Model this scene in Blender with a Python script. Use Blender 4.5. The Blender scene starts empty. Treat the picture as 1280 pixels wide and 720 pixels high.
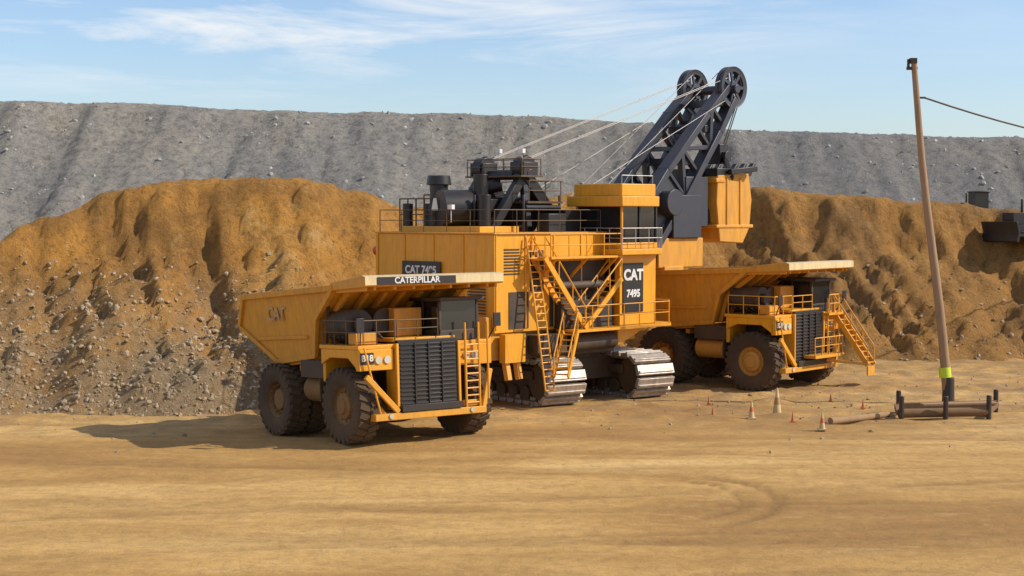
import bpy, bmesh, math, random
import numpy as np
from mathutils import Vector, Matrix, noise
random.seed(7)
S=bpy.context.scene
R=math.radians
# ------------------------------------------------------------------ materials
def newmat(name):
    m=bpy.data.materials.new(name); m.use_nodes=True
    nt=m.node_tree; nt.nodes.clear()
    out=nt.nodes.new('ShaderNodeOutputMaterial'); b=nt.nodes.new('ShaderNodeBsdfPrincipled')
    nt.links.new(b.outputs[0],out.inputs[0]); return m,nt,b
def N(nt,t,**k):
    n=nt.nodes.new(t)
    for a,v in k.items(): setattr(n,a,v)
    return n
def noise_n(nt,vec,scale,detail=6,rough=.6,dist=0):
    n=N(nt,'ShaderNodeTexNoise'); n.inputs['Scale'].default_value=scale
    n.inputs['Detail'].default_value=detail; n.inputs['Roughness'].default_value=rough
    n.inputs['Distortion'].default_value=dist
    nt.links.new(vec,n.inputs['Vector']); return n.outputs['Fac']
def ramp(nt,fac,stops):
    r=N(nt,'ShaderNodeValToRGB'); e=r.color_ramp.elements
    while len(e)<len(stops): e.new(.5)
    for i,(p,c) in enumerate(stops):
        e[i].position=p; e[i].color=(c,c,c,1) if not hasattr(c,'__len__') else (*c,1)
    nt.links.new(fac,r.inputs[0]); return r.outputs[0]
def mix(nt,fac,a,b,mode='MIX'):
    m=N(nt,'ShaderNodeMix',data_type='RGBA',blend_type=mode)
    for s,v in ((m.inputs[0],fac),(m.inputs[6],a),(m.inputs[7],b)):
        if isinstance(v,(int,float)): s.default_value=v
        elif isinstance(v,tuple): s.default_value=(*v,1)
        else: nt.links.new(v,s)
    return m.outputs[2]
def math_n(nt,op,a,b=0.0,clamp=False):
    m=N(nt,'ShaderNodeMath',operation=op); m.use_clamp=clamp
    for s,v in ((m.inputs[0],a),(m.inputs[1],b)):
        if isinstance(v,(int,float)): s.default_value=v
        else: nt.links.new(v,s)
    return m.outputs[0]
def mapping(nt,vec,scale=(1,1,1),rot=(0,0,0),loc=(0,0,0)):
    m=N(nt,'ShaderNodeMapping'); m.inputs['Scale'].default_value=scale
    m.inputs['Rotation'].default_value=rot; m.inputs['Location'].default_value=loc
    nt.links.new(vec,m.inputs[0]); return m.outputs[0]
def bump(nt,b,h,strength,dist):
    n=N(nt,'ShaderNodeBump'); n.inputs['Strength'].default_value=strength; n.inputs['Distance'].default_value=dist
    nt.links.new(h,n.inputs['Height']); nt.links.new(n.outputs[0],b.inputs['Normal'])
def pos(nt): return N(nt,'ShaderNodeNewGeometry').outputs['Position']

DUST=(0.36,0.20,0.07)
def paint(name,col,rough=.45,dust=.45,metal=0.0,grime=.45,dustcol=DUST):
    m,nt,b=newmat(name); g=N(nt,'ShaderNodeNewGeometry'); p=g.outputs['Position']
    n1=noise_n(nt,p,.9,5,.7); n2=noise_n(nt,mapping(nt,p,(3,3,.4)),1.5,4,.7)
    sep=N(nt,'ShaderNodeSeparateXYZ'); nt.links.new(g.outputs['Normal'],sep.inputs[0])
    up=math_n(nt,'MAXIMUM',sep.outputs[2],0)
    base=mix(nt,math_n(nt,'MULTIPLY',ramp(nt,n2,[(.42,0),(.72,1)]),grime),col,tuple(c*.38+.008 for c in col))
    sp=N(nt,'ShaderNodeSeparateXYZ'); nt.links.new(p,sp.inputs[0])
    low=math_n(nt,'MULTIPLY',math_n(nt,'SUBTRACT',3.6,sp.outputs[2]),.3,True)
    d=math_n(nt,'MULTIPLY',ramp(nt,n1,[(.35,.1),(.68,1)]),dust)
    d=math_n(nt,'ADD',d,math_n(nt,'MULTIPLY',up,dust*.6))
    d=math_n(nt,'MULTIPLY',math_n(nt,'ADD',d,math_n(nt,'MULTIPLY',low,dust*1.3)),.8,True)
    c=mix(nt,d,base,dustcol); nt.links.new(c,b.inputs['Base Color'])
    b.inputs['Metallic'].default_value=metal
    nt.links.new(math_n(nt,'ADD',math_n(nt,'MULTIPLY',d,.5),rough,True),b.inputs['Roughness'])
    return m
YEL=paint('yellow_paint',(0.80,0.35,0.010),.38,.22,grime=.35)
YELD=paint('body_yellow',(0.72,0.32,0.018),.5,.42)
BLK=paint('black_paint',(0.012,0.012,0.014),.4,.06)
RAILD=paint('handrail_brown',(0.08,0.045,0.018),.5,.25)
BOOM=paint('boom_paint',(0.028,0.035,0.052),.4,.08)
STEEL=paint('worn_steel',(0.55,0.53,0.49),.32,.25,.6,grime=.8)
DARK=paint('dark_machinery',(0.025,0.021,0.018),.6,.2)
HUBD=paint('dusty_hub',(0.14,0.07,0.022),.7,.4)
TYRE=paint('tyre_rubber',(0.016,0.015,0.014),.75,.35,dustcol=(.20,.115,.05))
GLASS=paint('dark_glass',(0.010,0.014,0.018),.08,.05)
WHITE=paint('white_paint',(0.75,0.75,0.72),.5,.2)
FADED=paint('faded_white_paint',(0.50,0.35,0.17),.6,.45)
CREAM=paint('canopy_top_paint',(0.74,0.58,0.30),.4,.25)
WOOD=paint('weathered_wood',(0.34,0.22,0.13),.8,.25)
RUST=paint('rusty_steel',(0.07,0.038,0.028),.7,.25)
ORANGE=paint('cone_orange',(0.75,0.13,0.03),.5,.2)
HIVIS=paint('hivis_band',(0.6,0.75,0.03),.5,.05)
LENS=paint('lamp_lens',(0.6,0.55,0.42),.15,.1)
RED=paint('red_lens',(0.6,0.03,0.02),.3,.05)
ROPE=paint('rope_steel',(0.16,0.16,0.16),.4,.1,.4)

# ------------------------------------------------------------------ mesh builder
def empty(name,loc=(0,0,0),rot=(0,0,0),parent=None):
    o=bpy.data.objects.new(name,None); o.location=loc; o.rotation_euler=rot
    o.empty_display_size=.5; S.collection.objects.link(o)
    if parent: o.parent=parent
    return o
class P:
    def __init__(s,name,parent,mat,bevel=0.0,loc=(0,0,0),rot=(0,0,0)):
        s.name=name;s.parent=parent;s.mat=mat;s.bevel=bevel;s.v=[];s.f=[];s.loc=loc;s.rot=rot
    def raw(s,vs,fs):
        n=len(s.v); s.v+= [tuple(v) for v in vs]; s.f+=[tuple(i+n for i in f) for f in fs]; return s
    def box(s,x0,x1,y0,y1,z0,z1):
        vs=[(x,y,z) for z in(z0,z1) for y in(y0,y1) for x in(x0,x1)]
        return s.raw(vs,[(0,2,3,1),(4,5,7,6),(0,1,5,4),(2,6,7,3),(0,4,6,2),(1,3,7,5)])
    def obox(s,c,size,M):
        c=Vector(c); vs=[c+M@Vector((x*size[0]/2,y*size[1]/2,z*size[2]/2)) for z in(-1,1) for y in(-1,1) for x in(-1,1)]
        return s.raw(vs,[(0,2,3,1),(4,5,7,6),(0,1,5,4),(2,6,7,3),(0,4,6,2),(1,3,7,5)])
    def prism(s,poly,a,b,axis='y'):
        n=len(poly)
        mk={'y':lambda p,t:(p[0],t,p[1]),'z':lambda p,t:(p[0],p[1],t),'x':lambda p,t:(t,p[0],p[1])}[axis]
        vs=[mk(p,a) for p in poly]+[mk(p,b) for p in poly]
        fs=[tuple(range(n)),tuple(range(2*n-1,n-1,-1))]+[(i,i+n,(i+1)%n+n,(i+1)%n) for i in range(n)]
        return s.raw(vs,fs)
    def cyl(s,p0,p1,r0,r1=None,n=12):
        r1=r0 if r1 is None else r1; p0=Vector(p0);p1=Vector(p1); d=(p1-p0).normalized()
        u=Vector((0,0,1)) if abs(d.z)<.95 else Vector((1,0,0))
        a=d.cross(u).normalized(); b=a.cross(d)
        vs=[p0+r0*(math.cos(t)*a+math.sin(t)*b) for t in [2*math.pi*i/n for i in range(n)]]
        vs+=[p1+r1*(math.cos(t)*a+math.sin(t)*b) for t in [2*math.pi*i/n for i in range(n)]]
        return s.raw(vs,[(i,(i+1)%n,(i+1)%n+n,i+n) for i in range(n)]+[tuple(range(n-1,-1,-1)),tuple(range(n,2*n))])
    def beam(s,p0,p1,w,h):
        p0=Vector(p0);p1=Vector(p1); d=(p1-p0); L=d.length; d.normalize()
        u=Vector((0,0,1)) if abs(d.z)<.98 else Vector((1,0,0))
        a=d.cross(u).normalized(); b=a.cross(d)
        M=Matrix((d,a,b)).transposed()
        return s.obox((p0+p1)/2,(L,w,h),M)
    def lathe(s,c,prof,n=40,axis='y'):
        c=Vector(c); k=len(prof); vs=[];fs=[]
        for i in range(n):
            t=2*math.pi*i/n
            for r,y in prof:
                if axis=='y': vs.append(c+Vector((r*math.cos(t),y,r*math.sin(t))))
                else: vs.append(c+Vector((r*math.cos(t),r*math.sin(t),y)))
        for i in range(n):
            j=(i+1)%n
            for q in range(k-1): fs.append((i*k+q,i*k+q+1,j*k+q+1,j*k+q))
        return s.raw(vs,fs)
    def rail(s,pts,h=1.0,r=.035,step=1.2,mid=True):
        pts=[Vector(p) for p in pts]; H=Vector((0,0,h))
        for a,b in zip(pts[:-1],pts[1:]):
            s.cyl(a+H,b+H,r,n=6)
            if mid: s.cyl(a+H*.52,b+H*.52,r*.8,n=6)
            k=max(1,round((b-a).length/step))
            for i in range(k+1):
                q=a.lerp(b,i/k); s.cyl(q,q+H,r,n=6)
        return s
    def stair(s,a,b,width,side,steps=9):
        a=Vector(a);b=Vector(b);side=Vector(side).normalized()
        for k in(-.5,.5):
            s.beam(a+side*width*k,b+side*width*k,.07,.26)
            H=Vector((0,0,.95))
            s.cyl(a+side*width*k+H,b+side*width*k+H,.035,n=6)
            for i in range(4):
                q=a.lerp(b,i/3)+side*width*k; s.cyl(q,q+H,.03,n=6)
        for i in range(steps):
            q=a.lerp(b,(i+.5)/steps)
            d=(b-a); d.z=0; d=d.normalized() if d.length>.01 else side.cross(Vector((0,0,1)))
            M=Matrix((side,d,Vector((0,0,1)))).transposed()
            s.obox(q,(width*.96,.24,.05),M)
        return s
    def done(s,fn=None,smooth=True):
        me=bpy.data.meshes.new(s.name); vs=s.v if fn is None else [fn(v) for v in s.v]
        me.from_pydata(vs,[],s.f); me.materials.append(s.mat)
        bm=bmesh.new(); bm.from_mesh(me); bmesh.ops.remove_doubles(bm,verts=bm.verts,dist=1e-5)
        bmesh.ops.recalc_face_normals(bm,faces=bm.faces)
        for f in bm.faces: f.smooth=True
        for e in bm.edges:
            if e.calc_face_angle(3)>.6: e.smooth=False
        bm.to_mesh(me); bm.free()
        o=bpy.data.objects.new(s.name,me); o.location=s.loc;o.rotation_euler=s.rot
        S.collection.objects.link(o)
        if s.parent: o.parent=s.parent
        if s.bevel>0:
            m=o.modifiers.new('bevel','BEVEL'); m.width=s.bevel; m.segments=2; m.limit_method='ANGLE'; m.angle_limit=R(40)
        return o
def text(name,parent,body,loc,rot,size,mat,off=.012):
    c=bpy.data.curves.new(name,'FONT'); c.body=body; c.size=size; c.extrude=.012; c.offset=off
    c.align_x='CENTER'; c.align_y='CENTER'; c.materials.append(mat)
    o=bpy.data.objects.new(name,c); o.location=loc;o.rotation_euler=rot; S.collection.objects.link(o); o.parent=parent
    return o

# ------------------------------------------------------------------ terrain functions
def interp(x,pts):
    if x<=pts[0][0]: return pts[0][1]
    for (a,b),(c,d) in zip(pts[:-1],pts[1:]):
        if x<=c:
            t=(x-a)/(c-a); t=t*t*(3-2*t); return b+(d-b)*t
    return pts[-1][1]
def sst(a,b,x):
    t=min(1,max(0,(x-a)/(b-a))); return t*t*(3-2*t)
def nz(x,y,z=0): return noise.noise(Vector((x,y,z)))
def gz(x,y):
    return -.32*sst(63.5,67,y)*sst(-4,-9,x)
def tracks(x,y):
    v=0
    for (y0,a,b,w,k,seed) in TR:
        yc=y0+a*x+b*x*x
        for o in(-2.4,2.4) if w>.5 else (0,):
            dd=abs(y-yc-o*1.0)
            if dd<w: 
                v=max(v,k*(1-sst(w*.3,w,dd))*(.3+.95*max(0,nz(x*.09+seed,y*.05)+.3))*(.75+.5*nz(x*1.8,y*1.8,seed)))
    for cx,cy,rr,w in((2.4,50.5,6.0,.34),(2.4,50.5,4.9,.2)):
        dx=x-cx;dy=y-cy; r=math.hypot(dx,dy*1.05)
        ang=math.atan2(dy,dx)
        if -1.3<ang<1.2 and abs(r-rr)<w: v=max(v,1.0*(1-sst(w*.3,w,abs(r-rr)))*sst(-1.3,-.6,ang)*sst(1.2,.5,ang))
    return v
TR=[(41,.03,.004,.7,.8,1),(46,-.05,.003,.8,.7,5),(53.5,.10,-.002,.8,.7,9),(58,-.08,.002,.7,.8,13),(36,.12,.003,.8,.7,17),(50,.22,.0,.5,.9,21),(61,.06,.001,.6,.8,25),(44,.16,-.002,.4,.9,31),(56,-.02,.004,.35,.9,35),(48.5,.07,.002,.35,.9,37),(64,.02,.001,.7,.8,41),(67,-.05,.0,.6,.8,45)]
FR=[(-60,70),(-30,73),(-18,74.3),(-12,75),(-9,78),(-5,86),(0,91),(6,94),(15,96.5),(30,97.5),(45,95),(70,92)]
HC=[(-60,6),(-34,6.2),(-28,7.3),(-25,9.1),(-21.5,10.5),(-18,11.1),(-12,11.0),(-9,10.4),(-6.5,9.6),(0,10.1),(10,10.8),(17,10.9),(21,10.6),(27,10.0),(37,9.4),(70,9.6)]
def pz(x,y):
    wx=x+1.6*nz(x*.12,y*.12,3); 
    f=interp(wx,FR)+2.0*nz(x*.09,4.2,1)+.9*nz(x*.35,y*.1,2)
    h=interp(x,HC)+.4*nz(x*.22,y*.2,5)+.25*nz(x*.9,y*.9,6)
    d=y-f
    if d<-1.5: return -.8
    low=d*.60; brk=h*.58
    if low>brk: s=brk+(d-brk/.60)*1.35
    else: s=low
    g=nz(x*.30+.15*y,y*.07,8); g2=abs(nz(x*.75+.3*y,y*.12,9)); g3=abs(nz(x*.42-.35*y,y*.1,19))
    m=sst(0,3,d)
    s+= m*(1.5*g-1.1*g2-.9*g3+.6)+m*.4*nz(x*1.5,y*1.5,4)
    s+= 1.3*m*math.exp(-((x+19.5)/3.0)**2)-1.7*m*math.exp(-((x+14.6+.35*(y-80))/1.3)**2)*sst(2,7,d)
    k=.5; hh=max(0,1-abs(s-h)/k*.5); z=min(s,h)-hh*hh*hh*k/3
    back=d-(brk/.60+(h-brk)/1.35)-3
    if back>0: z-=.12*back
    z+=(.15*nz(x*2.6,y*2.6,7)+.09*nz(x*5.5,y*5.5,7))*m
    return z-.25
def wz(x,y):
    h=26.5-.0245*x+ .9*nz(x*.03,1.5)+.3*nz(x*.16,3.3)-2.2*sst(-80,80,x)
    f=213+3*nz(x*.03,9.1)+1.6*nz(x*.11,2.2)
    d=y-f; s=d*.66 + 1.4*nz(x*.12,y*.03,2)+.7*nz(x*.33,y*.08,5)+.45*nz(x*.9,y*.9,5)
    z=min(s,h)
    k=1.5; hh=max(0,1-abs(s-h)/k); z-=hh*hh*k*.25
    return z+.3*nz(x*1.3,y*1.3,1)-1.5
def grid(name,xs,ys,fn,mat,attr=None):
    nx,ny=len(xs),len(ys)
    vs=[(x,y,fn(x,y)) for y in ys for x in xs]
    i=np.arange((nx-1)*(ny-1)); r=i//(nx-1); c=i%(nx-1); a=r*nx+c
    F=np.stack([a,a+1,a+nx+1,a+nx],1)
    me=bpy.data.meshes.new(name)
    me.vertices.add(nx*ny); me.vertices.foreach_set('co',np.array(vs,dtype=np.float32).ravel())
    me.loops.add(F.size); me.loops.foreach_set('vertex_index',F.ravel().astype(np.int32))
    me.polygons.add(len(F)); me.polygons.foreach_set('loop_start',np.arange(0,F.size,4,dtype=np.int32))
    me.polygons.foreach_set('loop_total',np.full(len(F),4,dtype=np.int32))
    me.update(); me.validate(); me.shade_smooth()
    me.materials.append(mat)
    if attr:
        at=me.attributes.new('track','FLOAT','POINT'); at.data.foreach_set('value',np.array([attr(v[0],v[1]) for v in vs],dtype=np.float32))
    o=bpy.data.objects.new(name,me); S.collection.objects.link(o); return o
def ar(a,b,s): return list(np.arange(a,b,s))

# ground material
m,nt,b=newmat('packed_earth'); p=pos(nt)
big=noise_n(nt,mapping(nt,p,(.045,.12,1),(0,0,.10)),1,3,.6,.6)
mid=noise_n(nt,mapping(nt,p,(.12,.34,1),(0,0,.08)),1,6,.68,1.2)
fin=noise_n(nt,p,2.0,7,.78)
c=ramp(nt,big,[(.32,(.37,.20,.062)),(.45,(.48,.275,.085)),(.58,(.59,.355,.12)),(.75,(.68,.44,.175))])
c=mix(nt,ramp(nt,mid,[(.48,.0),(.70,.55)]),c,(.31,.165,.055))
c=mix(nt,ramp(nt,mid,[(.3,.4),(.42,.0)]),c,(.68,.45,.185))
c=mix(nt,ramp(nt,fin,[(.38,.4),(.54,0)]),c,(.25,.14,.052))
c=mix(nt,ramp(nt,fin,[(.58,0),(.70,.35)]),c,(.62,.45,.23))
at=N(nt,'ShaderNodeAttribute',attribute_name='track')
c=mix(nt,math_n(nt,'MULTIPLY',at.outputs['Fac'],.5,True),c,(.19,.105,.04))
sp=N(nt,'ShaderNodeSeparateXYZ'); nt.links.new(p,sp.inputs[0])
far=math_n(nt,'MULTIPLY',math_n(nt,'SUBTRACT',sp.outputs[1],62),.08,True)
c=mix(nt,math_n(nt,'MULTIPLY',far,ramp(nt,noise_n(nt,p,.45,5,.75),[(.4,0),(.6,.7)])),c,(.27,.175,.09))
nt.links.new(c,b.inputs['Base Color']); b.inputs['Roughness'].default_value=.9
b.inputs['Specular IOR Level'].default_value=.2
bump(nt,b,math_n(nt,'ADD',math_n(nt,'MULTIPLY',fin,.8),math_n(nt,'MULTIPLY',mid,.5)),.7,.15); GROUND=m
def gfull(x,y):
    z=gz(x,y)
    if -60<x<60 and 20<y<120:
        z+=.06*nz(x*.25,y*.6)+.035*nz(x*.9,y*1.6,3)-.07*tracks(x,y)
        z+=.14*max(0,nz(x*.7,y*.9,11))*sst(64,72,y)*2
    return z
xs=[-3000,-1500,-700,-350,-180,-100,-65]+ar(-44,44,.28)+[65,100,180,350,700,1500,3000]
ys=[-300,-60,0,15]+ar(24,100,.26)+[110,130,160,200,300,500,900,1600,3000]
grid('ground',xs,ys,gfull,GROUND,tracks)

# dirt heap
m,nt,b=newmat('ochre_dirt'); p=pos(nt)
sp=N(nt,'ShaderNodeSeparateXYZ'); nt.links.new(p,sp.inputs[0])
n1=noise_n(nt,mapping(nt,p,(.16,.1,.16),(0,.5,0)),1,4,.6,.8)
n2=noise_n(nt,mapping(nt,p,(.9,.25,.35),(0,.3,0)),1,6,.7,.5)
fin=noise_n(nt,p,2.6,7,.8)
c=ramp(nt,n1,[(.30,(.32,.165,.052)),(.45,(.50,.245,.06)),(.6,(.62,.295,.062)),(.75,(.66,.38,.12))])
c=mix(nt,ramp(nt,n2,[(.47,0),(.71,.6)]),c,(.26,.14,.052))
c=mix(nt,ramp(nt,n2,[(.28,.6),(.42,0)]),c,(.69,.46,.20))
hh=math_n(nt,'MULTIPLY',math_n(nt,'SUBTRACT',6.4,sp.outputs[2]),.2,True)
lx=math_n(nt,'MULTIPLY',math_n(nt,'SUBTRACT',-8,sp.outputs[0]),.25,True)
gr=ramp(nt,noise_n(nt,p,.3,5,.7,.6),[(.32,.25),(.55,1)])
c=mix(nt,math_n(nt,'MULTIPLY',math_n(nt,'MULTIPLY',math_n(nt,'MULTIPLY',hh,lx),gr),.8),c,(.40,.30,.18))
rt=math_n(nt,'MULTIPLY',math_n(nt,'SUBTRACT',sp.outputs[0],8),.08,True)
c=mix(nt,math_n(nt,'MULTIPLY',rt,.35),c,(.24,.145,.068))
c=mix(nt,ramp(nt,fin,[(.37,.6),(.51,0)]),c,(.15,.088,.04))
c=mix(nt,ramp(nt,fin,[(.59,0),(.69,.45)]),c,(.64,.50,.32))
nt.links.new(c,b.inputs['Base Color']); b.inputs['Roughness'].default_value=.95; b.inputs['Specular IOR Level'].default_value=.15
bump(nt,b,fin,1.0,.4); DIRT=m
grid('dirt_hill',ar(-60,62,.3),ar(66,112,.27)+[114,118,124,132],pz,DIRT)

# grey waste-rock slope
m,nt,b=newmat('grey_waste_rock'); p=pos(nt)
sp=N(nt,'ShaderNodeSeparateXYZ'); nt.links.new(p,sp.inputs[0])
n1=noise_n(nt,mapping(nt,p,(.03,.02,.04)),1,4,.6,.6)
n2=noise_n(nt,mapping(nt,p,(.22,.05,.06),(0,.35,0)),1,6,.72,.6)
fin=noise_n(nt,p,.8,8,.85)
c=ramp(nt,n1,[(.3,(.31,.295,.265)),(.5,(.39,.355,.30)),(.68,(.47,.41,.32))])
c=mix(nt,ramp(nt,n2,[(.46,0),(.70,.5)]),c,(.22,.215,.205))
c=mix(nt,ramp(nt,n2,[(.27,.65),(.43,0)]),c,(.50,.415,.30))
c=mix(nt,ramp(nt,fin,[(.40,.7),(.52,0)]),c,(.13,.13,.13))
c=mix(nt,ramp(nt,fin,[(.57,0),(.67,.6)]),c,(.62,.57,.49))
dk=math_n(nt,'MULTIPLY',math_n(nt,'ADD',sp.outputs[0],25),.014,True)
c=mix(nt,math_n(nt,'MULTIPLY',dk,.42),c,(.175,.178,.185))
nt.links.new(c,b.inputs['Base Color']); b.inputs['Roughness'].default_value=.95; b.inputs['Specular IOR Level'].default_value=.15
bump(nt,b,fin,1.0,.9); GREY=m
grid('waste_rock_hill',ar(-130,130,.7),ar(205,262,.65)+[268,280,300,340,400],wz,GREY)

# rocks
bm=bmesh.new(); bmesh.ops.create_icosphere(bm,subdivisions=1,radius=1); bm.verts.ensure_lookup_table()
IV=[v.co.copy() for v in bm.verts]; IF=[tuple(v.index for v in f.verts) for f in bm.faces]; bm.free()
def rocks(name,mat,count,sampler):
    q=P(name,None,mat)
    for _ in range(count):
        c,s=sampler()
        sc=Vector((random.uniform(.6,1.3),random.uniform(.6,1.3),random.uniform(.45,.9)))*s
        M=Matrix.Rotation(random.random()*6.28,3,'Z')@Matrix.Rotation(random.random()*1.5,3,'X')
        q.raw([Vector(c)+M@Vector((v.x*sc.x*random.uniform(.7,1.2),v.y*sc.y*random.uniform(.7,1.2),v.z*sc.z*random.uniform(.7,1.2))) for v in IV],IF)
    me=bpy.data.meshes.new(name); me.from_pydata(q.v,[],q.f); me.materials.append(mat)
    o=bpy.data.objects.new(name,me); S.collection.objects.link(o)
def rockmat(name,c0,c1):
    m,nt,b=newmat(name); p=pos(nt)
    c=ramp(nt,noise_n(nt,p,.9,4,.8),[(.35,c0),(.65,c1)])
    nt.links.new(c,b.inputs['Base Color']); b.inputs['Roughness'].default_value=.9
    return m
RK=rockmat('rubble_rock',(.25,.175,.095),(.46,.35,.22)); RG=rockmat('grey_rubble',(.24,.23,.22),(.48,.45,.39))
def s1():
    while True:
        x=random.uniform(-34,-8); y=random.uniform(72,86)
        z=pz(x,y)
        if -.4<z<9 and random.random()<1.1-z/6.5: return (x,y,z-.01),.04+.15*random.random()**4
def s2():
    while True:
        x=random.uniform(-8,45); y=random.uniform(86,106); z=pz(x,y)
        if -.4<z<10 and random.random()<1.0-z/6: return (x,y,z),.05+.15*random.random()**4
def s3():
    x=random.uniform(-40,45); y=random.gauss(78,6)
    y=max(60,min(95,y)); return (x,y,gz(x,y)+.02),.02+.09*random.random()**4
def s4():
    while True:
        x=random.uniform(-95,95); y=random.uniform(216,256); z=wz(x,y)
        if z>0: return (x,y,z-.05),.12+.42*random.random()**5
rocks('rubble',RK,6500,s1); rocks('rubble.001',RK,1400,s2); rocks('loose_stones',RK,2000,s3); rocks('rubble.002',RG,1900,s4)

# ------------------------------------------------------------------ haul truck
def tyre(T,Rm,x,y,z,out,r=1.5,w=.96,front=False):
    k=r/1.5; hw=w/2
    prof=[(.74*k,-hw*.78),(.9*k,-hw*.95),(1.2*k,-hw*1.04),(1.38*k,-hw*.98),(1.45*k,-hw*.8),(1.46*k,0),(1.45*k,hw*.8),(1.38*k,hw*.98),(1.2*k,hw*1.04),(.9*k,hw*.95),(.74*k,hw*.78)]
    T.lathe((x,y,z),prof,44)
    n=26
    for i in range(n):
        for sgn in(-1,1):
            t=2*math.pi*(i+(.5 if sgn>0 else 0))/n
            rad=Vector((math.cos(t),0,math.sin(t))); tan=Vector((-math.sin(t),0,math.cos(t))); ax=Vector((0,1,0))
            sk=(ax+tan*.35*sgn).normalized(); tn=sk.cross(rad)
            M=Matrix((sk,tn,rad)).transposed()
            T.obox(Vector((x,y+sgn*hw*.5,z))+rad*1.47*k,(hw*.95,.21*k,.09),M)
            M=Matrix((ax,tan,rad)).transposed()
            T.obox(Vector((x,y+sgn*hw*.97,z))+rad*1.36*k,(.07,.17*k,.2),M)
    s=out
    if front: pr=[(.76*k,s*hw*.8),(.72*k,s*hw*.55),(.55*k,s*hw*.45),(.5*k,s*hw*.75),(.34*k,s*hw*.85),(.3*k,s*hw*1.0),(0,s*hw*1.02)]
    else: pr=[(.76*k,s*hw*.8),(.7*k,s*hw*.3),(.62*k,-s*hw*.1),(.5*k,s*hw*.0),(.42*k,s*hw*.5),(.2*k,s*hw*.55),(0,s*hw*.56)]
    Rm.lathe((x,y,z),pr,32)
    for i in range(12):
        t=i*math.pi/6; Rm.cyl((x+.6*k*math.cos(t),y+s*hw*.3,z+.6*k*math.sin(t)),(x+.6*k*math.cos(t),y+s*hw*.62,z+.6*k*math.sin(t)),.04,n=6)
    Rm.lathe((x,y,z),[(0,-s*hw*.5),(.72*k,-s*hw*.5),(.74*k,-s*hw*.75)],24)

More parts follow.
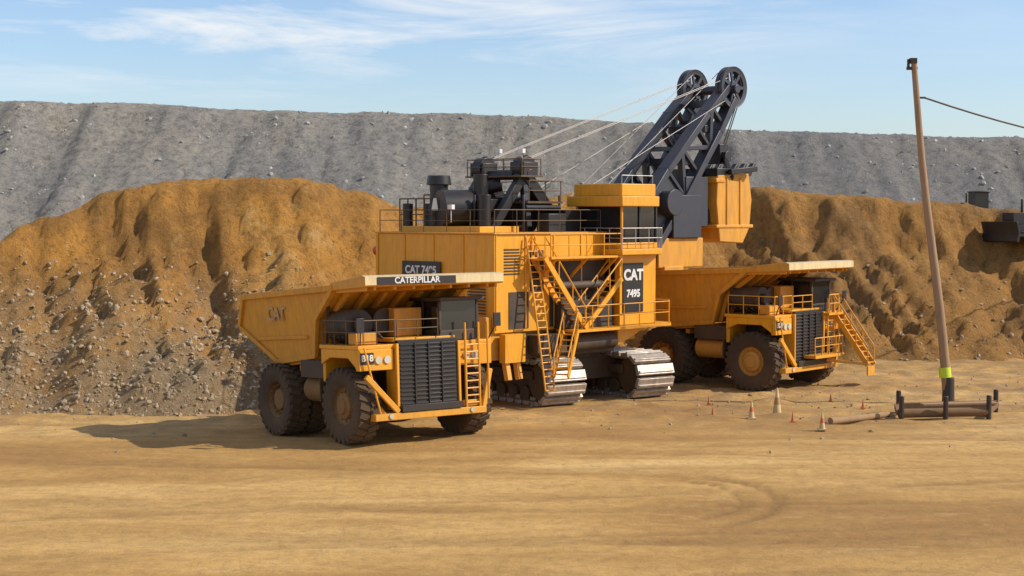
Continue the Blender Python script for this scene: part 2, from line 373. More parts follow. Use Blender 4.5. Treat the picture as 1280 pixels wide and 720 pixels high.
def haul_truck(name,loc,yaw,pitch=0,stairs_front=False,number='B18',rim=None):
    E=empty(name,loc,(0,pitch,yaw))
    T=P('tyres',E,TYRE); W=P('wheel_rims',E,rim)
    xr,xf=-2.85,2.65; z=1.5
    for sg in(-1,1):
        tyre(T,W,xf,sg*2.62,z,sg,front=True)
        tyre(T,W,xr,sg*2.66,z,sg); tyre(T,W,xr,sg*1.6,z,sg)
    T.done(); W.done()
    F=P('chassis_frame',E,DARK,.02)
    for sg in(-1,1):
        F.box(-4.0,4.0,sg*.95-.22,sg*.95+.22,1.55,2.35)
        F.cyl((xf,sg*.8,1.5),(xf,sg*2.3,1.5),.34,n=16)
        F.cyl((xf-.15,sg*1.7,1.7),(xf-.15,sg*1.7,3.4),.24,n=14)
        F.cyl((-3.5,sg*.6,1.7),(-3.6,sg*.7,3.2),.2,n=12)
        F.cyl((-1.0,sg*1.2,2.0),(-2.2,sg*1.3,3.6),.22,n=12)
    F.cyl((xr,-1.3,1.5),(xr,1.3,1.5),.62,n=20); F.lathe((xr,0,1.5),[(0,-.7),(.7,-.6),(.95,0),(.7,.6),(0,.7)],20)
    F.box(-.4,3.6,-.7,.7,1.2,2.6); F.box(-4.4,-3.9,-1.4,1.4,1.7,2.2)
    F.cyl((-1.0,-1.5,1.95),(.6,-1.5,1.95),.55,n=20); F.cyl((-1.0,1.75,1.9),(.6,1.75,1.9),.62,n=20)
    F.box(-.9,1.3,-2.9,-1.2,2.5,3.2)
    F.done()
    B=P('side_tanks',E,HUBD if not stairs_front else YELD,.03); B.cyl((-.95,-2.25,2.0),(.75,-2.25,2.0),.52,n=24); B.box(-.9,.7,1.9,2.9,1.4,2.5); B.done()
    D=P('deck_and_fenders',E,YEL,.025)
    D.box(1.1,4.12,-3.12,-1.45,3.72,3.88); D.box(1.1,4.12,1.45,3.12,3.72,3.88); D.box(1.1,4.0,-1.45,1.45,3.95,4.1)
    for sg in(-1,1):
        y0,y1=sorted((sg*1.55,sg*3.1)); D.box(3.9,4.16,y0,y1,2.9,3.72)
        y0,y1=sorted((sg*3.0,sg*3.1)); D.prism([(1.2,3.72),(4.0,3.72),(4.0,2.9),(3.75,3.1),(3.3,3.38),(1.9,3.38),(1.2,3.1)],y0,y1)
        D.box(1.15,1.35,min(sg*1.4,sg*3.0),max(sg*1.4,sg*3.0),2.4,3.72)
        y0,y1=sorted((sg*1.38,sg*1.5)); D.box(3.5,4.3,y0,y1,1.3,3.9)
    D.box(3.9,4.45,-2.6,2.6,.95,1.22)
    D.beam((4.3,-2.9,2.7),(4.35,-1.5,1.25),.16,.22); D.beam((3.6,-2.9,2.5),(4.2,-2.0,1.1),.12,.2)
    D.beam((4.3,2.9,2.7),(4.35,2.5,1.2),.16,.2)
    D.box(4.16,4.3,1.6,2.75,1.25,1.5)
    D.done()
    G=P('radiator_grille',E,BLK,.01); G.box(3.6,4.22,-1.38,1.38,1.24,4.02)
    for i in range(15): zz=1.5+i*.165; G.box(4.22,4.27,-1.3,1.3,zz,zz+.06)
    for yy in(-.63,0,.63): G.box(4.22,4.3,yy-.03,yy+.03,1.4,3.9)
    G.box(4.32,4.5,-1.4,1.4,1.24,1.5)
    G.done()
    H=P('engine_and_air_cleaners',E,DARK,.02); H.box(.6,3.5,-1.25,1.25,2.3,3.95)
    H.cyl((1.3,-2.3,4.65),(2.9,-2.3,4.65),.62,n=28); H.cyl((1.3,-1.0,4.75),(2.6,-1.0,4.75),.5,n=24)
    H.box(1.4,2.8,-.6,.5,4.1,5.0); H.cyl((1.3,.2,4.2),(1.3,.2,5.5),.14,n=12); H.box(1.0,2.0,1.0,2.9,3.9,5.0)
    H.cyl((2.95,-2.3,4.65),(3.15,-2.3,4.65),.3,n=20)
    for i in range(4): H.cyl((1.6+.35*i,-2.95,4.2),(1.6+.35*i,-2.2,3.9),.05,n=8)
    H.beam((1.0,-2.7,3.9),(1.6,-2.9,5.9),.12,.12); H.beam((1.2,-1.5,5.3),(3.6,-1.7,4.1),.1,.1)
    H.done()
    H=P('electrical_cabinet',E,YELD,.04); H.box(1.35,3.0,-.75,.55,4.12,5.25); H.box(3.1,3.7,-2.95,-2.0,3.9,4.35); H.done()
    C=P('cab_frame',E,DARK,.03); cx0,cx1,cy0,cy1=2.1,3.95,.75,2.65
    C.box(cx0,cx1,cy0,cy1,3.9,4.3); C.box(cx0-.15,cx1+.28,cy0-.12,cy1+.12,5.48,5.62)
    for x in(cx0+.06,cx1-.06,(cx0+cx1)/2-.3):
        for y in(cy0+.06,cy1-.06): C.box(x-.06,x+.06,y-.06,y+.06,4.3,5.48)
    C.box(cx0,cx0+.12,cy0,cy1,4.3,5.48); C.done()
    C=P('cab_windows',E,GLASS); C.box(cx0+.13,cx1-.03,cy0+.03,cy1-.03,4.3,5.47); C.done()
    C=P('mirrors_and_brackets',E,BLK,.01)
    for sg in(-1,1):
        C.cyl((4.1,sg*3.0,3.9),(4.5,sg*3.2,4.6),.03,n=6); C.box(4.44,4.5,sg*3.2-.17,sg*3.2+.17,4.4,4.95)
    C.cyl((4.0,.6,5.2),(4.0,.75,4.2),.02,n=6)
    C.done()
    L=P('headlights',E,LENS)
    for sg in(-1,1):
        for k in(0,1): L.cyl((4.16,sg*(1.85+k*.4),3.3),(4.22,sg*(1.85+k*.4),3.3),.15,n=16)
        L.cyl((4.45,sg*1.9,1.12),(4.5,sg*1.9,1.12),.1,n=12)
    L.done()
    A=P('handrails',E,YEL if stairs_front else RAILD)
    A.rail([(1.3,-3.05,3.88),(4.05,-3.05,3.88),(4.05,-1.4,3.88)],.95,.026,1.0)
    A.rail([(4.05,.6,4.1),(4.05,-1.3,4.1)],.7,.025,1.0)
    A.rail([(1.3,3.05,3.88),(3.2,3.05,3.88)],.95,.026,1.0)
    A.done()
    A=P('ladders',E,YEL)
    A.cyl((4.35,1.7,1.0),(4.35,1.7,4.6),.05,n=8); A.cyl((4.35,2.35,1.0),(4.35,2.35,4.6),.05,n=8)
    for i in range(10): A.cyl((4.35,1.7,1.1+i*.29),(4.35,2.35,1.1+i*.29),.035,n=6)
    A.cyl((4.4,2.75,1.5),(4.4,2.75,4.6),.045,n=8)
    A.cyl((4.35,-2.3,1.2),(4.3,-2.95,3.8),.04,n=8)
    if stairs_front:
        A.stair((4.25,2.75,3.85),(6.3,2.75,1.15),.7,(0,1,0),10)
        A.box(4.1,4.6,1.4,3.1,3.72,3.84); A.rail([(4.6,1.4,3.84),(4.6,2.35,3.84)],.95,.035)
        A.beam((6.3,2.75,1.1),(6.3,2.75,.6),.7,.08); A.beam((4.3,1.3,1.4),(6.2,2.4,1.2),.1,.14)
        A.box(4.3,5.0,-.6,2.3,1.6,1.75); A.rail([(4.95,-.6,1.75),(4.95,2.2,1.75)],.9,.03,.8)
    A.done()
    def fl(v):
        x,y,zz=v; t=min(1,max(0,(zz-3)/3.0)); return (x,y*(.86+.15*t),zz)
    out=[(-6.15,4.45),(-5.35,5.85),(2.45,6.2),(2.45,5.98),(.75,4.9),(.15,3.35),(-3.1,2.98)]
    Q=P('dump_body',E,YELD,.02)
    for sg in(-1,1):
        y0,y1=sorted((sg*3.0,sg*3.12)); Q.prism(out,y0,y1)
    def slab(a,b_,t,y=3.0): 
        a=Vector((a[0],0,a[1]));b_=Vector((b_[0],0,b_[1])); d=(b_-a).normalized(); n=Vector((-d.z,0,d.x))*t
        Q.prism([(a.x,a.z),(b_.x,b_.z),(b_.x+n.x,b_.z+n.z),(a.x+n.x,a.z+n.z)],-y,y)
    slab((.12,3.3),(-3.1,2.98),.15); slab((-3.1,2.98),(-6.15,4.45),.15)
    slab((.15,3.35),(.75,4.9),.15); slab((.75,4.9),(2.5,6.05),.15)
    Q.prism([(2.3,6.02),(4.9,6.14),(4.95,6.2),(4.95,6.5),(4.75,6.56),(2.3,6.3)],-3.2,3.2)
    for sg in(-1,1):
        y=sg*3.16
        Q.beam((-5.4,y,5.78),(2.5,y,6.12),.2,.24); Q.beam((-6.15,y,4.5),(-5.35,y,5.8),.2,.2)
        Q.beam((-6.1,y,4.48),(-3.1,y,3.04),.2,.2); Q.beam((-3.1,y,3.04),(.2,y,3.38),.2,.2)
        Q.beam((.15,y,3.35),(.75,y,4.95),.2,.2); Q.beam((.75,y,4.9),(2.4,y,6.05),.2,.22)
        Q.beam((-4.6,y,4.0),(-.2,y,4.15),.12,.14)
        Q.beam((2.4,sg*3.0,6.0),(4.7,sg*3.0,6.08),.12,.2)
    for x in(-5.2,-4.4,-3.6,-2.6,-1.6,-.6):
        zb=2.9+max(0,(-3.1-x))*.48; Q.box(x-.12,x+.12,-2.9,2.9,zb-.2,zb+.04)
    for y in(-2.6,-1.7,-.85,0,.85,1.7,2.6):
        Q.beam((.35,y,3.4),(.92,y,4.85),.16,.22); Q.beam((.92,y,4.82),(2.55,y,5.92),.16,.22); Q.beam((2.5,y,5.95),(4.7,y,6.07),.12,.14)
    Q.done(fl)
    Q=P('canopy_top',E,CREAM); Q.prism([(2.35,6.315),(4.74,6.58),(4.98,6.52),(4.985,6.2),(4.96,6.2),(4.955,6.505),(4.75,6.56),(2.35,6.31)],-3.22,3.22); Q.done()
    if not stairs_front:
        Q=P('canopy_sign',E,BLK,.005); Q.box(4.99,5.01,-2.7,.9,6.2,6.5); Q.done()
        text('canopy_lettering',E,'CATERPILLAR',(5.015,-.9,6.35),(R(90),0,R(90)),.34,WHITE,.008)
        text('body_lettering',E,'CAT',(-2.6,-3.07,5.05),(R(90),0,0),.8,FADED,.02)
    Q=P('number_plate',E,BLK,.005); Q.box(4.165,4.18,-3.05,-2.45,3.15,3.6); Q.done()
    text('number',E,number,(4.19,-2.75,3.38),(R(90),0,R(90)),.34,WHITE,.01)
    Q=P('mud_flaps',E,DARK); 
    for sg in(-1,1): Q.box(1.0,1.06,sg*2.6-.5,sg*2.6+.5,1.6,2.5)
    Q.done()
    return E
a=R(36); haul_truck('haul_truck',(-5.7,66.1,-.13),a-math.pi/2,-R(2.6),False,'B18',HUBD)
a=R(49); haul_truck('haul_truck.001',(12.1,85.0,0),a-math.pi/2,0,True,'B21',YELD)

# ------------------------------------------------------------------ rope shovel
SH=empty('mining_shovel',(0.9,80,0),(0,0,R(45)))
CR=empty('crawler_assembly',(.6,-.6,0),(0,0,R(-54-45)),SH)
pads=P('crawler_pads',CR,STEEL,.02); fr=P('crawler_frames',CR,DARK,.03)
Lh=4.1; r=1.0
for sg in(-1,1):
    yc=sg*2.75; 
    per=4*Lh+2*math.pi*r; n=int(per/.62)
    for i in range(n):
        s_=per*i/n
        if s_<2*Lh: x=-Lh+s_; zz=2*r; t=0
        elif s_<2*Lh+math.pi*r: t=(s_-2*Lh)/r; x=Lh+r*math.sin(t); zz=r+r*math.cos(t)
        elif s_<4*Lh+math.pi*r: x=Lh-(s_-2*Lh-math.pi*r); zz=0; t=math.pi
        else: t=math.pi+(s_-4*Lh-math.pi*r)/r; x=-Lh+r*math.sin(t); zz=r+r*math.cos(t)
        M=Matrix.Rotation(t,3,'Y'); c=Vector((x,yc,zz+.12))
        pads.obox(c,(.5,2.3,.2),M); pads.obox(c+M@Vector((.1,0,.12)),(.12,2.2,.08),M)
        for k in(-.6,.6): pads.obox(c+M@Vector((0,k,-.16)),(.46,.25,.18),M)
    fr.box(-Lh,Lh,yc-.55,yc+.55,.55,1.75)
    for x in(-Lh,Lh): fr.cyl((x,yc-.8,r+.1),(x,yc+.8,r+.1),.86,n=28)
    for i in range(7):
        x=-Lh+1.1+i*.97; fr.cyl((x,yc-.75,.5),(x,yc+.75,.5),.36,n=16)
    fr.box(-.9*Lh,.9*Lh,yc-.95,yc-.86,1.2,1.6); fr.box(-.9*Lh,.9*Lh,yc+.86,yc+.95,1.2,1.6)
fr.box(-2.6,2.6,-2.3,2.3,.9,2.1); fr.cyl((0,0,2.0),(0,0,2.75),2.9,n=40)
pads.done(); fr.done()
U=P('revolving_frame',SH,YELD,.05)
U.box(-6.4,3.8,-3.7,3.7,2.72,3.55); U.box(-6.9,-5.4,-3.95,3.95,2.3,4.3); U.box(2.0,5.0,-1.9,1.9,2.9,4.9)
U.done()
U=P('machinery_house',SH,YEL,.06)
U.box(-6.5,1.0,-4.1,4.1,3.55,8.05); U.box(1.0,3.2,-1.95,4.1,3.55,7.6)
U.box(-5.6,-3.0,-2.2,3.4,8.05,8.4)
for y in(-4.1,-2.05,0,2.05,4.1): U.box(-6.56,-6.5,y-.05 if y<4 else y-.1,y+.05 if y>-4 else y+.1,3.7,8.0)
for x in(-6.4,-4.5,-2.6,-.7): U.box(x-.05,x+.05,-4.15,-4.1,3.7,8.0)
U.box(-6.58,-6.5,-4.1,4.1,5.9,6.0)
U.done()
U=P('house_roof_trim',SH,YELD,.02); U.box(-6.6,1.1,-4.2,4.2,8.05,8.13); U.done()
U=P('louvres_doors_and_shade_panels',SH,DARK,.01)
for i in range(9): U.box(-6.60,-6.57,-3.6,-2.4,4.4+i*.14,4.47+i*.14)
for i in range(9): U.box(-5.9,-4.9,-4.13,-4.105,6.2+i*.14,6.27+i*.14)
U.box(-4.2,-3.3,-4.13,-4.105,5.4,7.3); U.box(-2.9,.95,-4.14,-4.105,3.7,6.75)  # wide dark panel after the door paints in the shade behind the stairs
U.box(-2.6,1.1,-4.6,-4.12,3.6,4.9); U.box(-5.6,-4.3,-4.13,-4.105,3.7,5.4); U.cyl((-2.4,-4.4,5.6),(.4,-4.4,5.6),.2,n=12)
U.done()
U=P('rear_sign',SH,BLK,.01); U.box(-6.64,-6.59,-.6,2.1,5.85,6.75); U.done()
text('rear_lettering',SH,'CAT 7495',(-6.65,.75,6.33),(R(90),0,R(-90)),.52,WHITE,.015)
U=P('roof_handrails',SH,RAILD)
U.rail([(-6.4,4.0,8.13),(-6.4,-4.0,8.13),(.8,-4.0,8.13)],1.05,.022,1.5)
U.rail([(-3.0,4.0,8.13),(-6.4,4.0,8.13)],1.05,.022,1.5)
U.rail([(-5.2,3.9,8.13),(-5.2,1.5,8.13)],1.6,.04,.6); U.rail([(-3.6,3.9,8.13),(-3.6,1.5,8.13)],1.8,.04,.8)
U.rail([(-2.3,-2.2,9.6),(-.1,-2.2,9.6),(-.1,1.9,9.6)],1.0,.026,1.0)
U.rail([(-2.5,-1.9,10.85),(-1.2,-1.9,10.85),(-1.2,1.9,10.85),(-2.5,1.9,10.85),(-2.5,-1.9,10.85)],.8,.024,1.2)
U.box(-2.45,0,-2.25,1.95,9.5,9.6); U.box(-2.6,-1.1,-1.95,1.95,10.77,10.85)
U.done()
U=P('rooftop_units',SH,BLK,.08)
U.box(-5.1,-3.8,.9,2.2,8.4,9.5); U.cyl((-4.6,1.7,9.5),(-4.6,1.7,10.6),.45,n=20); U.cyl((-4.6,1.7,10.4),(-4.6,1.7,10.85),.62,.55,n=20)
U.cyl((-5.3,.9,9.2),(-3.9,.3,9.2),.95,n=28); U.box(-4.3,-3.2,-1.0,.4,8.4,9.7); U.cyl((-3.6,-.2,9.7),(-3.6,-.2,10.9),.36,n=16)
U.cyl((-4.6,-1.5,8.4),(-4.6,-1.5,9.9),.3,n=14); U.cyl((-3.3,.9,10.0),(-2.2,-.2,10.4),.3,n=14)
U.box(-2.1,-.9,-3.3,-2.5,8.1,9.0); U.cyl((-1.5,-1.2,8.9),(-1.5,.6,8.9),.95,n=24); U.box(-.5,.5,-2.9,-1.4,8.1,9.2)
U.cyl((-5.2,3.3,8.1),(-5.2,3.3,9.5),.26,n=12); U.box(-1.9,.3,.6,2.2,8.1,9.2)
for q in((-4.4,-.6),(-3.1,-2.6),(-.2,-2.2),(-2.6,2.6)): U.cyl((q[0],q[1],8.1),(q[0],q[1],9.9),.07,n=8)
U.cyl((-3.0,-2.6,9.3),(-.2,-2.2,9.3),.12,n=10)
U.done()
U=P('gantry',SH,BLK,.03)
gx=-1.85
for sg in(-1,1):
    y=sg*1.4
    U.beam((.8,y,8.0),(gx,y,10.9),.5,.6); U.beam((-4.0,y,8.3),(gx,y,11.0),.36,.45)
    U.beam((-2.0,y*1.3,8.1),(gx-.05,y,10.7),.3,.35)
    U.cyl((gx,y-.3,11.2),(gx,y+.3,11.2),.58,n=24); U.box(gx-.5,gx+.5,y-.47,y-.33,10.8,11.5); U.box(gx-.5,gx+.5,y+.33,y+.47,10.8,11.5)
    U.prism([(gx-.6,10.7),(gx+.6,10.7),(gx+.4,11.4),(gx+.1,11.85),(gx-.3,11.4)],y-.2,y+.2)
U.cyl((gx,-1.9,10.9),(gx,1.9,10.9),.26,n=16); U.beam((-.5,-1.4,9.45),(-.5,1.4,9.45),.3,.4); U.beam((-2.8,-1.4,9.6),(-2.8,1.4,9.6),.3,.4)
U.done()
U=P('floodlights',SH,WHITE,.01)
for q in((-2.3,-1.7,12.0),(-1.0,1.2,12.1),(-6.3,-1.0,9.3)):
    U.cyl(q,(q[0],q[1],q[2]-.7),.025,n=6); U.box(q[0]-.1,q[0]+.1,q[1]-.15,q[1]+.15,q[2]-.1,q[2]+.12)
U.prism([(.95,9.15),(1.45,9.15),(1.3,9.75),(1.1,9.75)],-5.33,-5.31,'x'); U.box(-6.15,-6.1,1.2,1.5,8.5,8.7)
U.done()
U=P('beacon',SH,RED); U.cyl((-6.3,4.1,7.2),(-6.3,4.4,7.2),.24,n=12); U.done()
U=P('side_walkway',SH,YEL,.01)
U.box(-4.0,1.0,-5.3,-4.18,6.9,7.0); U.rail([(-4.0,-5.25,7.0),(.9,-5.25,7.0)],1.05,.03,1.1); U.rail([(-4.0,-4.2,7.0),(-4.0,-5.25,7.0)],1.05,.03,1.1)
U.box(-2.5,4.4,-5.5,-4.15,3.45,3.57); U.rail([(-2.5,-5.45,3.57),(4.3,-5.45,3.57),(5.3,-4.6,3.57),(5.3,-1.9,3.57)],1.1,.03,1.1)
U.box(4.0,5.35,-4.7,-1.9,3.44,3.56)
for x in(-3.6,-1.5,.6): U.beam((x,-4.15,6.0),(x,-5.2,6.9),.1,.12)
U.done()
U=P('stairs_and_ladders',SH,YEL)
U.stair((-4.3,-4.75,7.0),(-1.5,-4.75,3.6),.85,(0,1,0),13)
U.stair((.9,-4.9,5.9),(-1.7,-4.9,3.6),.8,(0,1,0),9)
U.stair((-2.6,-5.2,3.5),(-3.9,-5.8,1.5),.7,(.4,-.9,0),8)
for k in(0,.6): U.cyl((-4.6+k,-5.5,.9),(-4.6+k,-4.25,7.9),.045,n=8)
for i in range(22): t=i/22; U.cyl((-4.6,-5.5+1.25*t,.9+7.0*t),(-4.0,-5.5+1.25*t,.9+7.0*t),.03,n=6)
for x in(-5.9,-5.2,-2.7): U.beam((x,-4.1,2.7),(x,-4.4,1.4),.25,.25)
U.box(-6.2,-4.9,-4.5,-4.12,2.2,3.5)
U.done()
U=P('underdeck_machinery',SH,DARK,.03); U.box(-4.9,1.5,-4.3,-3.6,2.3,3.4); U.box(-4.5,-2.5,-4.9,-4.3,2.5,3.4); U.cyl((-1.9,-4.6,2.9),(1.0,-4.6,2.9),.4,n=14); U.done()
def plan(g=0,x0=1.05,x1=4.6,y0=-5.15,y1=-2.1,c=.9): 
    return [(x0-g,y0-g),(x1-c,y0-g),(x1+g,y0+c),(x1+g,y1+g),(x0-g,y1+g)]
U=P('cab_tower',SH,YEL,.04)
U.prism([(1.2,-4.9),(3.9,-4.9),(4.3,-4.4),(4.3,-2.1),(1.2,-2.1)],3.57,7.0,'z')
U.prism(plan(.32),7.0,7.3,'z'); U.prism(plan(.0),7.3,7.6,'z')
U.prism(plan(.3,c=1.1),9.35,9.85,'z'); U.prism(plan(.05,c=1.1),9.85,10.45,'z')
for (x,y) in((1.1,-5.1),(1.1,-2.2),(4.55,-2.2)): U.box(x-.06,x+.06,y-.06,y+.06,7.6,9.35)
U.prism([(1.2,2.6),(1.2,3.5),(3.6,3.5)],-4.8,-2.2)
U.done()
U=P('cab_glazing',SH,GLASS); U.prism(plan(-.06),7.6,9.35,'z'); U.done()
U=P('cab_mullions',SH,BLK)
for (x,y) in((1.1,-3.6),(2.4,-5.1),(3.65,-5.1),(4.55,-4.2)): U.box(x-.05,x+.05,y-.05,y+.05,7.6,9.35)
U.done()
U=P('cab_handrails',SH,STEEL); U.rail([(.75,-2.2,7.3),(.75,-5.45,7.3),(3.7,-5.45,7.3),(4.9,-4.2,7.3)],1.0,.022,.9); 
U.rail([(1.1,-5.1,10.45),(3.4,-5.1,10.45)],.4,.02,.9,False); U.done()
U=P('tower_sign',SH,BLK,.01); U.box(1.4,2.9,-4.95,-4.905,4.2,6.6); U.box(1.15,1.195,-4.6,-3.9,5.2,6.6); U.done()
text('tower_lettering',SH,'CAT',(2.15,-4.955,6.0),(R(90),0,0),.72,WHITE,.03)
text('tower_model',SH,'7495',(2.15,-4.955,5.1),(R(90),0,0),.5,WHITE,.02)
# boom
U=P('boom',SH,BOOM,.03); Bf=Vector((3.9,0,4.3)); Bt=Vector((14.5,0,15.7)); bd=(Bt-Bf).normalized(); bn=Vector((-bd.z,0,bd.x))
LB=(Bt-Bf).length
for sg in(-1,1):
    y=sg*1.25; wd=[(0,.4),(.25,1.05),(.55,1.05),(.85,.72),(1,.42)]
    top=[Bf+bd*LB*t+bn*w for t,w in wd]; bot=[Bf+bd*LB*t-bn*w for t,w in wd]
    for row in(top,bot):
        for p0,p1 in zip(row[:-1],row[1:]): U.beam(p0+Vector((0,y,0)),p1+Vector((0,y,0)),.75,.38)
    nseg=9
    def at(t,s):
        for (t0,w0),(t1,w1) in zip(wd[:-1],wd[1:]):
            if t<=t1+1e-6: w=w0+(w1-w0)*(t-t0)/(t1-t0); return Bf+bd*LB*t+bn*w*s+Vector((0,y,0))
    for i in range(nseg):
        t0=i/nseg;t1=(i+1)/nseg
        U.beam(at(t0,-1 if i%2 else 1),at(t1,1 if i%2 else -1),.36,.26)
        U.beam(at(t1,-1),at(t1,1),.36,.2)
    U.prism([tuple((v.x,v.z)) for v in top[:3]]+[tuple((v.x,v.z)) for v in bot[:3][::-1]],y-.06,y+.06)
for t in(.08,.33,.5,.66,.82,.95):
    q=Bf+bd*LB*t; U.beam(q+Vector((0,-1.3,0)),q+Vector((0,1.3,0)),.5,.4)
for t0,t1 in((.5,.66),(.66,.82),(.82,.95)):
    U.beam(Bf+bd*LB*t0+Vector((0,-1.3,0)),Bf+bd*LB*t1+Vector((0,1.3,0)),.16,.2)
U.box(7.6,9.6,-1.0,1.0,8.0,10.2); U.cyl((8.9,-2.1,9.6),(8.9,2.1,9.6),.7,n=20)
U.box(9.2,11.6,-1.7,1.3,7.7,10.0); U.box(10.5,12.4,-1.5,1.2,8.3,11.0)
U.cyl((14.5,-1.9,15.9),(14.5,1.9,15.9),.25,n=16)
U.done()
U=P('boom_point_sheaves',SH,BOOM,.01)
for yc in(-1.35,1.35):
    for dy in(-.14,.14):
        cc=(14.6,yc+dy,16.0)
        U.lathe(cc,[(1.08,-.07),(1.16,-.1),(1.16,.1),(1.08,.07),(.88,.06),(.88,-.06),(1.08,-.07)],36)
        U.lathe(cc,[(0,-.14),(.34,-.12),(.34,.12),(0,.14)],16)
        for i in range(7):
            t=i*2*math.pi/7; c=Vector(cc); d=Vector((math.cos(t),0,math.sin(t)))
            U.beam(c+d*.25,c+d*.95,.1,.17)
U.done()
U=P('wire_ropes',SH,ROPE)
for sg in(-1,1):
    for k in(0,.28):
        U.cyl((14.1,sg*(1.2+k),16.5),(gx+.1,sg*(1.2+k),11.6),.018,n=6)
    U.cyl((14.0,sg*.9,16.8),(1.2,sg*.9,8.0),.018,n=6)
    U.cyl((13.6,sg*1.7,15.2),(.8,sg*1.7,9.6),.016,n=6)
    U.cyl((15.7,sg*1.35,16.0),(15.0,sg*.5,12.4),.035,n=6); U.cyl((15.65,sg*1.15,15.7),(15.0,sg*.35,12.4),.035,n=6)
U.done()
U=P('dipper_handle',SH,BOOM,.04)
for sg in(-1,1):
    U.beam((6.6,sg*1.0,8.2),(13.2,sg*1.0,8.9),.42,.8)
U.beam((12.6,-1.2,8.85),(12.6,1.2,8.85),.5,.6)
U.done()
U=P('crowd_gearcase',SH,YELD,.06); U.box(8.2,12.0,-1.5,1.5,6.1,7.7); U.box(8.6,10.2,-1.6,1.6,5.0,6.2); U.done()
dx=-.45
def sh(pf): return [(a_+dx,b2) for a_,b2 in pf]
U=P('dipper',SH,YELD,.05)
prof=[(13.6,7.6),(13.3,9.6),(13.4,11.1),(13.65,11.1),(13.6,9.6),(13.9,7.9),(15.6,7.65),(16.05,8.4),(16.25,9.8),(16.1,11.2),(16.4,11.3),(16.6,9.8),(16.4,8.2),(15.8,7.35)]
U.prism(sh(prof),-1.6,1.6)
for sg in(-1,1):
    y0,y1=sorted((sg*1.57,sg*1.75)); U.prism(sh([(13.6,7.45),(13.3,9.6),(13.4,11.1),(16.2,11.25),(16.5,9.8),(16.3,8.2),(15.7,7.35)]),y0,y1)
U.box(13.25+dx,16.6+dx,-1.8,1.8,8.2,8.4); U.box(13.2+dx,14.0+dx,-1.8,1.8,10.7,10.95)
for x in(14.2,15.4): U.box(x+dx-.08,x+dx+.08,-1.82,1.82,8.4,11.0)
U.done()
U=P('dipper_bail_and_teeth',SH,BLK,.03)
for y in(-1.5,-.9,-.3,.3,.9,1.5): U.prism(sh([(16.1,11.1),(16.55,11.1),(17.0,11.8),(16.85,11.85)]),y-.16,y+.16)
for sg in(-1,1): U.beam((14.6+dx,sg*1.75,10.9),(15.0,sg*.6,12.2),.26,.34)
U.box(14.6,15.4,-.6,.6,11.8,12.9); U.box(13.4+dx,14.6+dx,-1.7,1.7,11.0,11.5); U.beam((13.0,0,11.2),(11.8,0,9.4),1.6,.35)
U.cyl((15.0,-.9,12.2),(15.0,.9,12.2),.32,n=14); U.box(13.8+dx,16.1+dx,-1.55,1.55,10.3,10.5); U.beam((13.8,-1.9,11.3),(15.8,-2.2,11.5),.3,.3)
U.done()

# ------------------------------------------------------------------ utility poles + wire
def pole(name,x,y,lean):
    E=empty(name,(x,y,0))
    q=P('pole_shaft',E,WOOD); pts=[Vector((lean*t+.06*math.sin(t*7),0,16.1*t)) for t in [i/10 for i in range(11)]]
    for i in range(10): q.cyl(pts[i]-Vector((0,0,.02)),pts[i+1],.235-.010*i,.235-.010*(i+1),n=14)
    q.done()
    q=P('pole_top_hardware',E,DARK,.01); q.box(lean-.3,lean+.2,-.08,.08,15.75,15.9); q.cyl((lean-.22,0,15.85),(lean-.22,0,16.25),.07,n=8)
    q.cyl((lean*.9+.1,0,14.45),(lean*.9+.42,0,14.45),.05,n=8); q.box(lean-.16,lean+.16,-.16,.16,16.05,16.3); q.done()
    q=P('pole_boot',E,BLK,.02); q.cyl((0,0,-.1),(.0,0,1.25),.30,.27,n=16); q.done()
    q=P('reflective_band',E,HIVIS); q.cyl((lean*.08,0,1.25),(lean*.105,0,1.72),.29,.28,n=16); q.done()
    return E
pole('utility_pole',20.7,75.6,-1.85); pole('utility_pole.001',62,122,.4)
q=P('overhead_wire',None,DARK); a=Vector((19.4,75.6,14.45)); b_=Vector((62.3,122,14.9))
pr=None
for i in range(25):
    t=i/24; v=a.lerp(b_,t)-Vector((0,0,4*1.9*t*(1-t)))
    if pr: q.cyl(pr,v,.045,n=6)
    pr=v
q.done()
E=empty('pipe_barrier',(0,0,0))
q=P('rails',E,RUST,.02); q.cyl((16.9,69.6,.28),(20.9,69.9,.32),.2,n=14); q.beam((17.3,71.6,.35),(21.9,72.0,.42),.3,.3); q.beam((20.9,69.9,.3),(21.9,72.0,.4),.22,.22); q.beam((16.9,69.6,.3),(17.3,71.6,.35),.22,.22); q.done()
q=P('posts',E,BLK,.02)
for x,y in((17.0,69.5),(18.9,69.4),(17.4,71.7),(21.9,72.1),(20.9,69.8)): q.cyl((x,y,-.1),(x,y,1.05),.11,n=10)
q.done()
q=P('plank',E,WOOD,.02); q.beam((18.2,70.8,.52),(21.6,71.2,.56),.5,.1); q.done()
q=P('log',None,WOOD); q.cyl((13.6,68.0,.14),(16.6,70.2,.16),.16,.13,n=12); q.done()
def cone(name,x,y,h,mat,mat2):
    E=empty(name,(x,y,gz(x,y)+.02)); q=P('cone_body',E,mat); q.box(-.24*h,.24*h,-.24*h,.24*h,0,.05)
    q.lathe((0,0,0),[(.17*h,.05),(.03*h,h),(0,h)],16,'z'); q.done()
    q=P('collar',E,mat2); q.lathe((0,0,0),[(.128*h,.40*h),(.083*h,.65*h)],16,'z'); q.done()
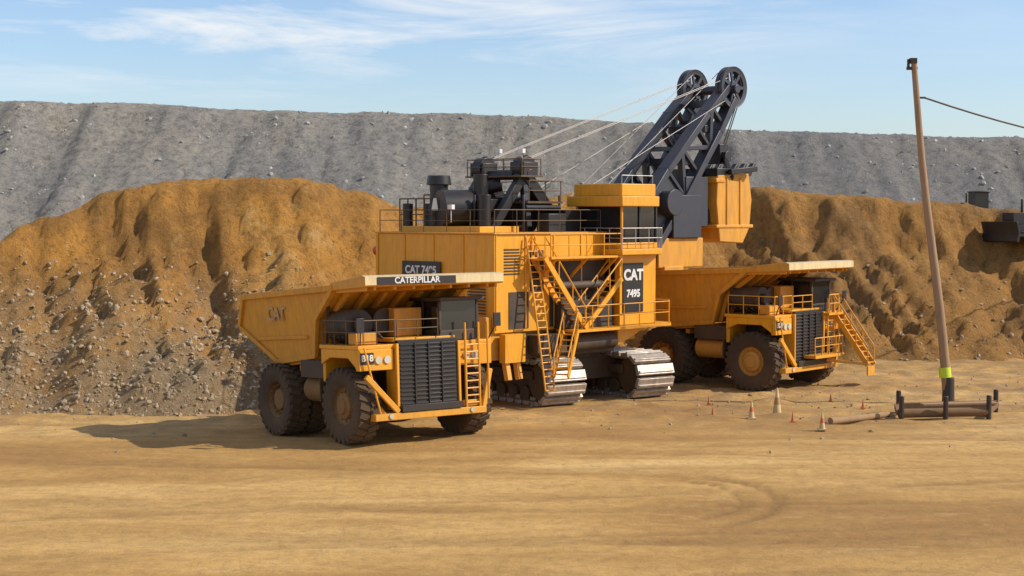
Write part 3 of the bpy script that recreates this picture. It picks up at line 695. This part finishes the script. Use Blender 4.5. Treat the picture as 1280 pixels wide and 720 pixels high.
CC=[(10.5,69.8,.8,CREAM,ORANGE),(11.85,71.2,1.2,CREAM,FADED),(12.9,66.2,.75,CREAM,ORANGE),(8.9,70.5,.45,ORANGE,FADED),(12.1,68.6,.45,ORANGE,FADED),(16.2,73.5,.45,ORANGE,FADED),(15.2,76,.4,ORANGE,FADED),(9.3,75.2,.4,ORANGE,FADED)]
for i,(x,y,h,m1,m2) in enumerate(CC): cone('traffic_cone' if i==0 else 'traffic_cone.%03d'%i,x,y,h,m1,m2)
def dozer(name,x,y,z,yaw,k=1):
    E=empty(name,(x,y,z),(0,0,yaw)); E.scale=(k,k,k)
    q=P('tracks',E,DARK,.05)
    for sg in(-1,1):
        y0,y1=sorted((sg*.9,sg*1.5)); q.prism([(-2,.3),(-1.6,0),(1.6,0),(2,.3),(1.9,.7),(-.6,1.2),(-1.9,.8)],y0,y1)
    q.done()
    q=P('hull',E,BLK,.05); q.box(-1.9,2.1,-.9,.9,.5,1.2); q.box(.2,2.2,-.6,.6,1.2,2.0); q.cyl((1.3,.3,2.0),(1.3,.3,2.9),.09,n=8); q.box(-1.4,.2,-.75,.75,2.9,3.05); q.done()
    q=P('cab',E,GLASS,.03); q.box(-1.3,.1,-.7,.7,1.2,2.9); q.done()
    q=P('blade',E,BLK,.02); q.prism([(2.7,0),(2.9,.1),(2.75,.7),(2.95,1.4),(2.8,1.4),(2.6,.7)],-1.9,1.9); q.beam((0,1.6,.5),(2.7,1.6,.5),.15,.2); q.beam((0,-1.6,.5),(2.7,-1.6,.5),.15,.2); q.done()
dozer('bulldozer',35.2,107.8,pz(35.2,107.8)+.1,R(200),1.0)
dozer('bulldozer.001',35.0,121,pz(35.0,121)-.1,R(100),.8)

# ------------------------------------------------------------------ light, sky
sun_dir=Vector((.79,-.06,.61)).normalized()
el=math.asin(sun_dir.z); az=math.atan2(sun_dir.x,sun_dir.y)
L=bpy.data.lights.new('sun','SUN'); L.energy=4.7; L.angle=R(.5); L.color=(1,.92,.79)
o=bpy.data.objects.new('sun',L); o.rotation_euler=sun_dir.to_track_quat('Z','Y').to_euler(); S.collection.objects.link(o)
w=bpy.data.worlds.new('World'); S.world=w; w.use_nodes=True; nt=w.node_tree; nt.nodes.clear()
out=N(nt,'ShaderNodeOutputWorld'); bg=N(nt,'ShaderNodeBackground'); nt.links.new(bg.outputs[0],out.inputs[0])
sk=N(nt,'ShaderNodeTexSky',sky_type='NISHITA'); sk.sun_disc=False; sk.sun_elevation=el; sk.sun_rotation=az
sk.air_density=1.0; sk.dust_density=.6; sk.ozone_density=2.0
tc=N(nt,'ShaderNodeTexCoord').outputs['Generated']
cl=noise_n(nt,mapping(nt,tc,(5,5,36),(0,.06,0),(2.6,0,.55)),1,7,.62,.5)
sp=N(nt,'ShaderNodeSeparateXYZ'); nt.links.new(tc,sp.inputs[0])
fade=math_n(nt,'MULTIPLY',math_n(nt,'SUBTRACT',sp.outputs[2],.06),22,True)
lf=math_n(nt,'MULTIPLY',math_n(nt,'SUBTRACT',.22,sp.outputs[0]),4,True)
ck=math_n(nt,'MULTIPLY',math_n(nt,'MULTIPLY',ramp(nt,cl,[(.45,0),(.63,.9)]),fade),math_n(nt,'ADD',math_n(nt,'MULTIPLY',lf,.85),.15))
c=mix(nt,ck,mix(nt,1.0,sk.outputs[0],(1.04,1.10,1.26),'MULTIPLY'),(6.9,7.15,7.4))
nt.links.new(c,bg.inputs[0]); bg.inputs[1].default_value=.128
# camera
cd=bpy.data.cameras.new('camera'); cd.lens=56.25; cd.sensor_width=36; cd.clip_end=8000; cd.clip_start=.5
co=bpy.data.objects.new('camera',cd); co.location=(0,0,9); co.rotation_euler=(R(90-2.66),0,0); S.collection.objects.link(co); S.camera=co
S.view_settings.view_transform='Standard'; S.view_settings.look='None'; S.view_settings.exposure=0
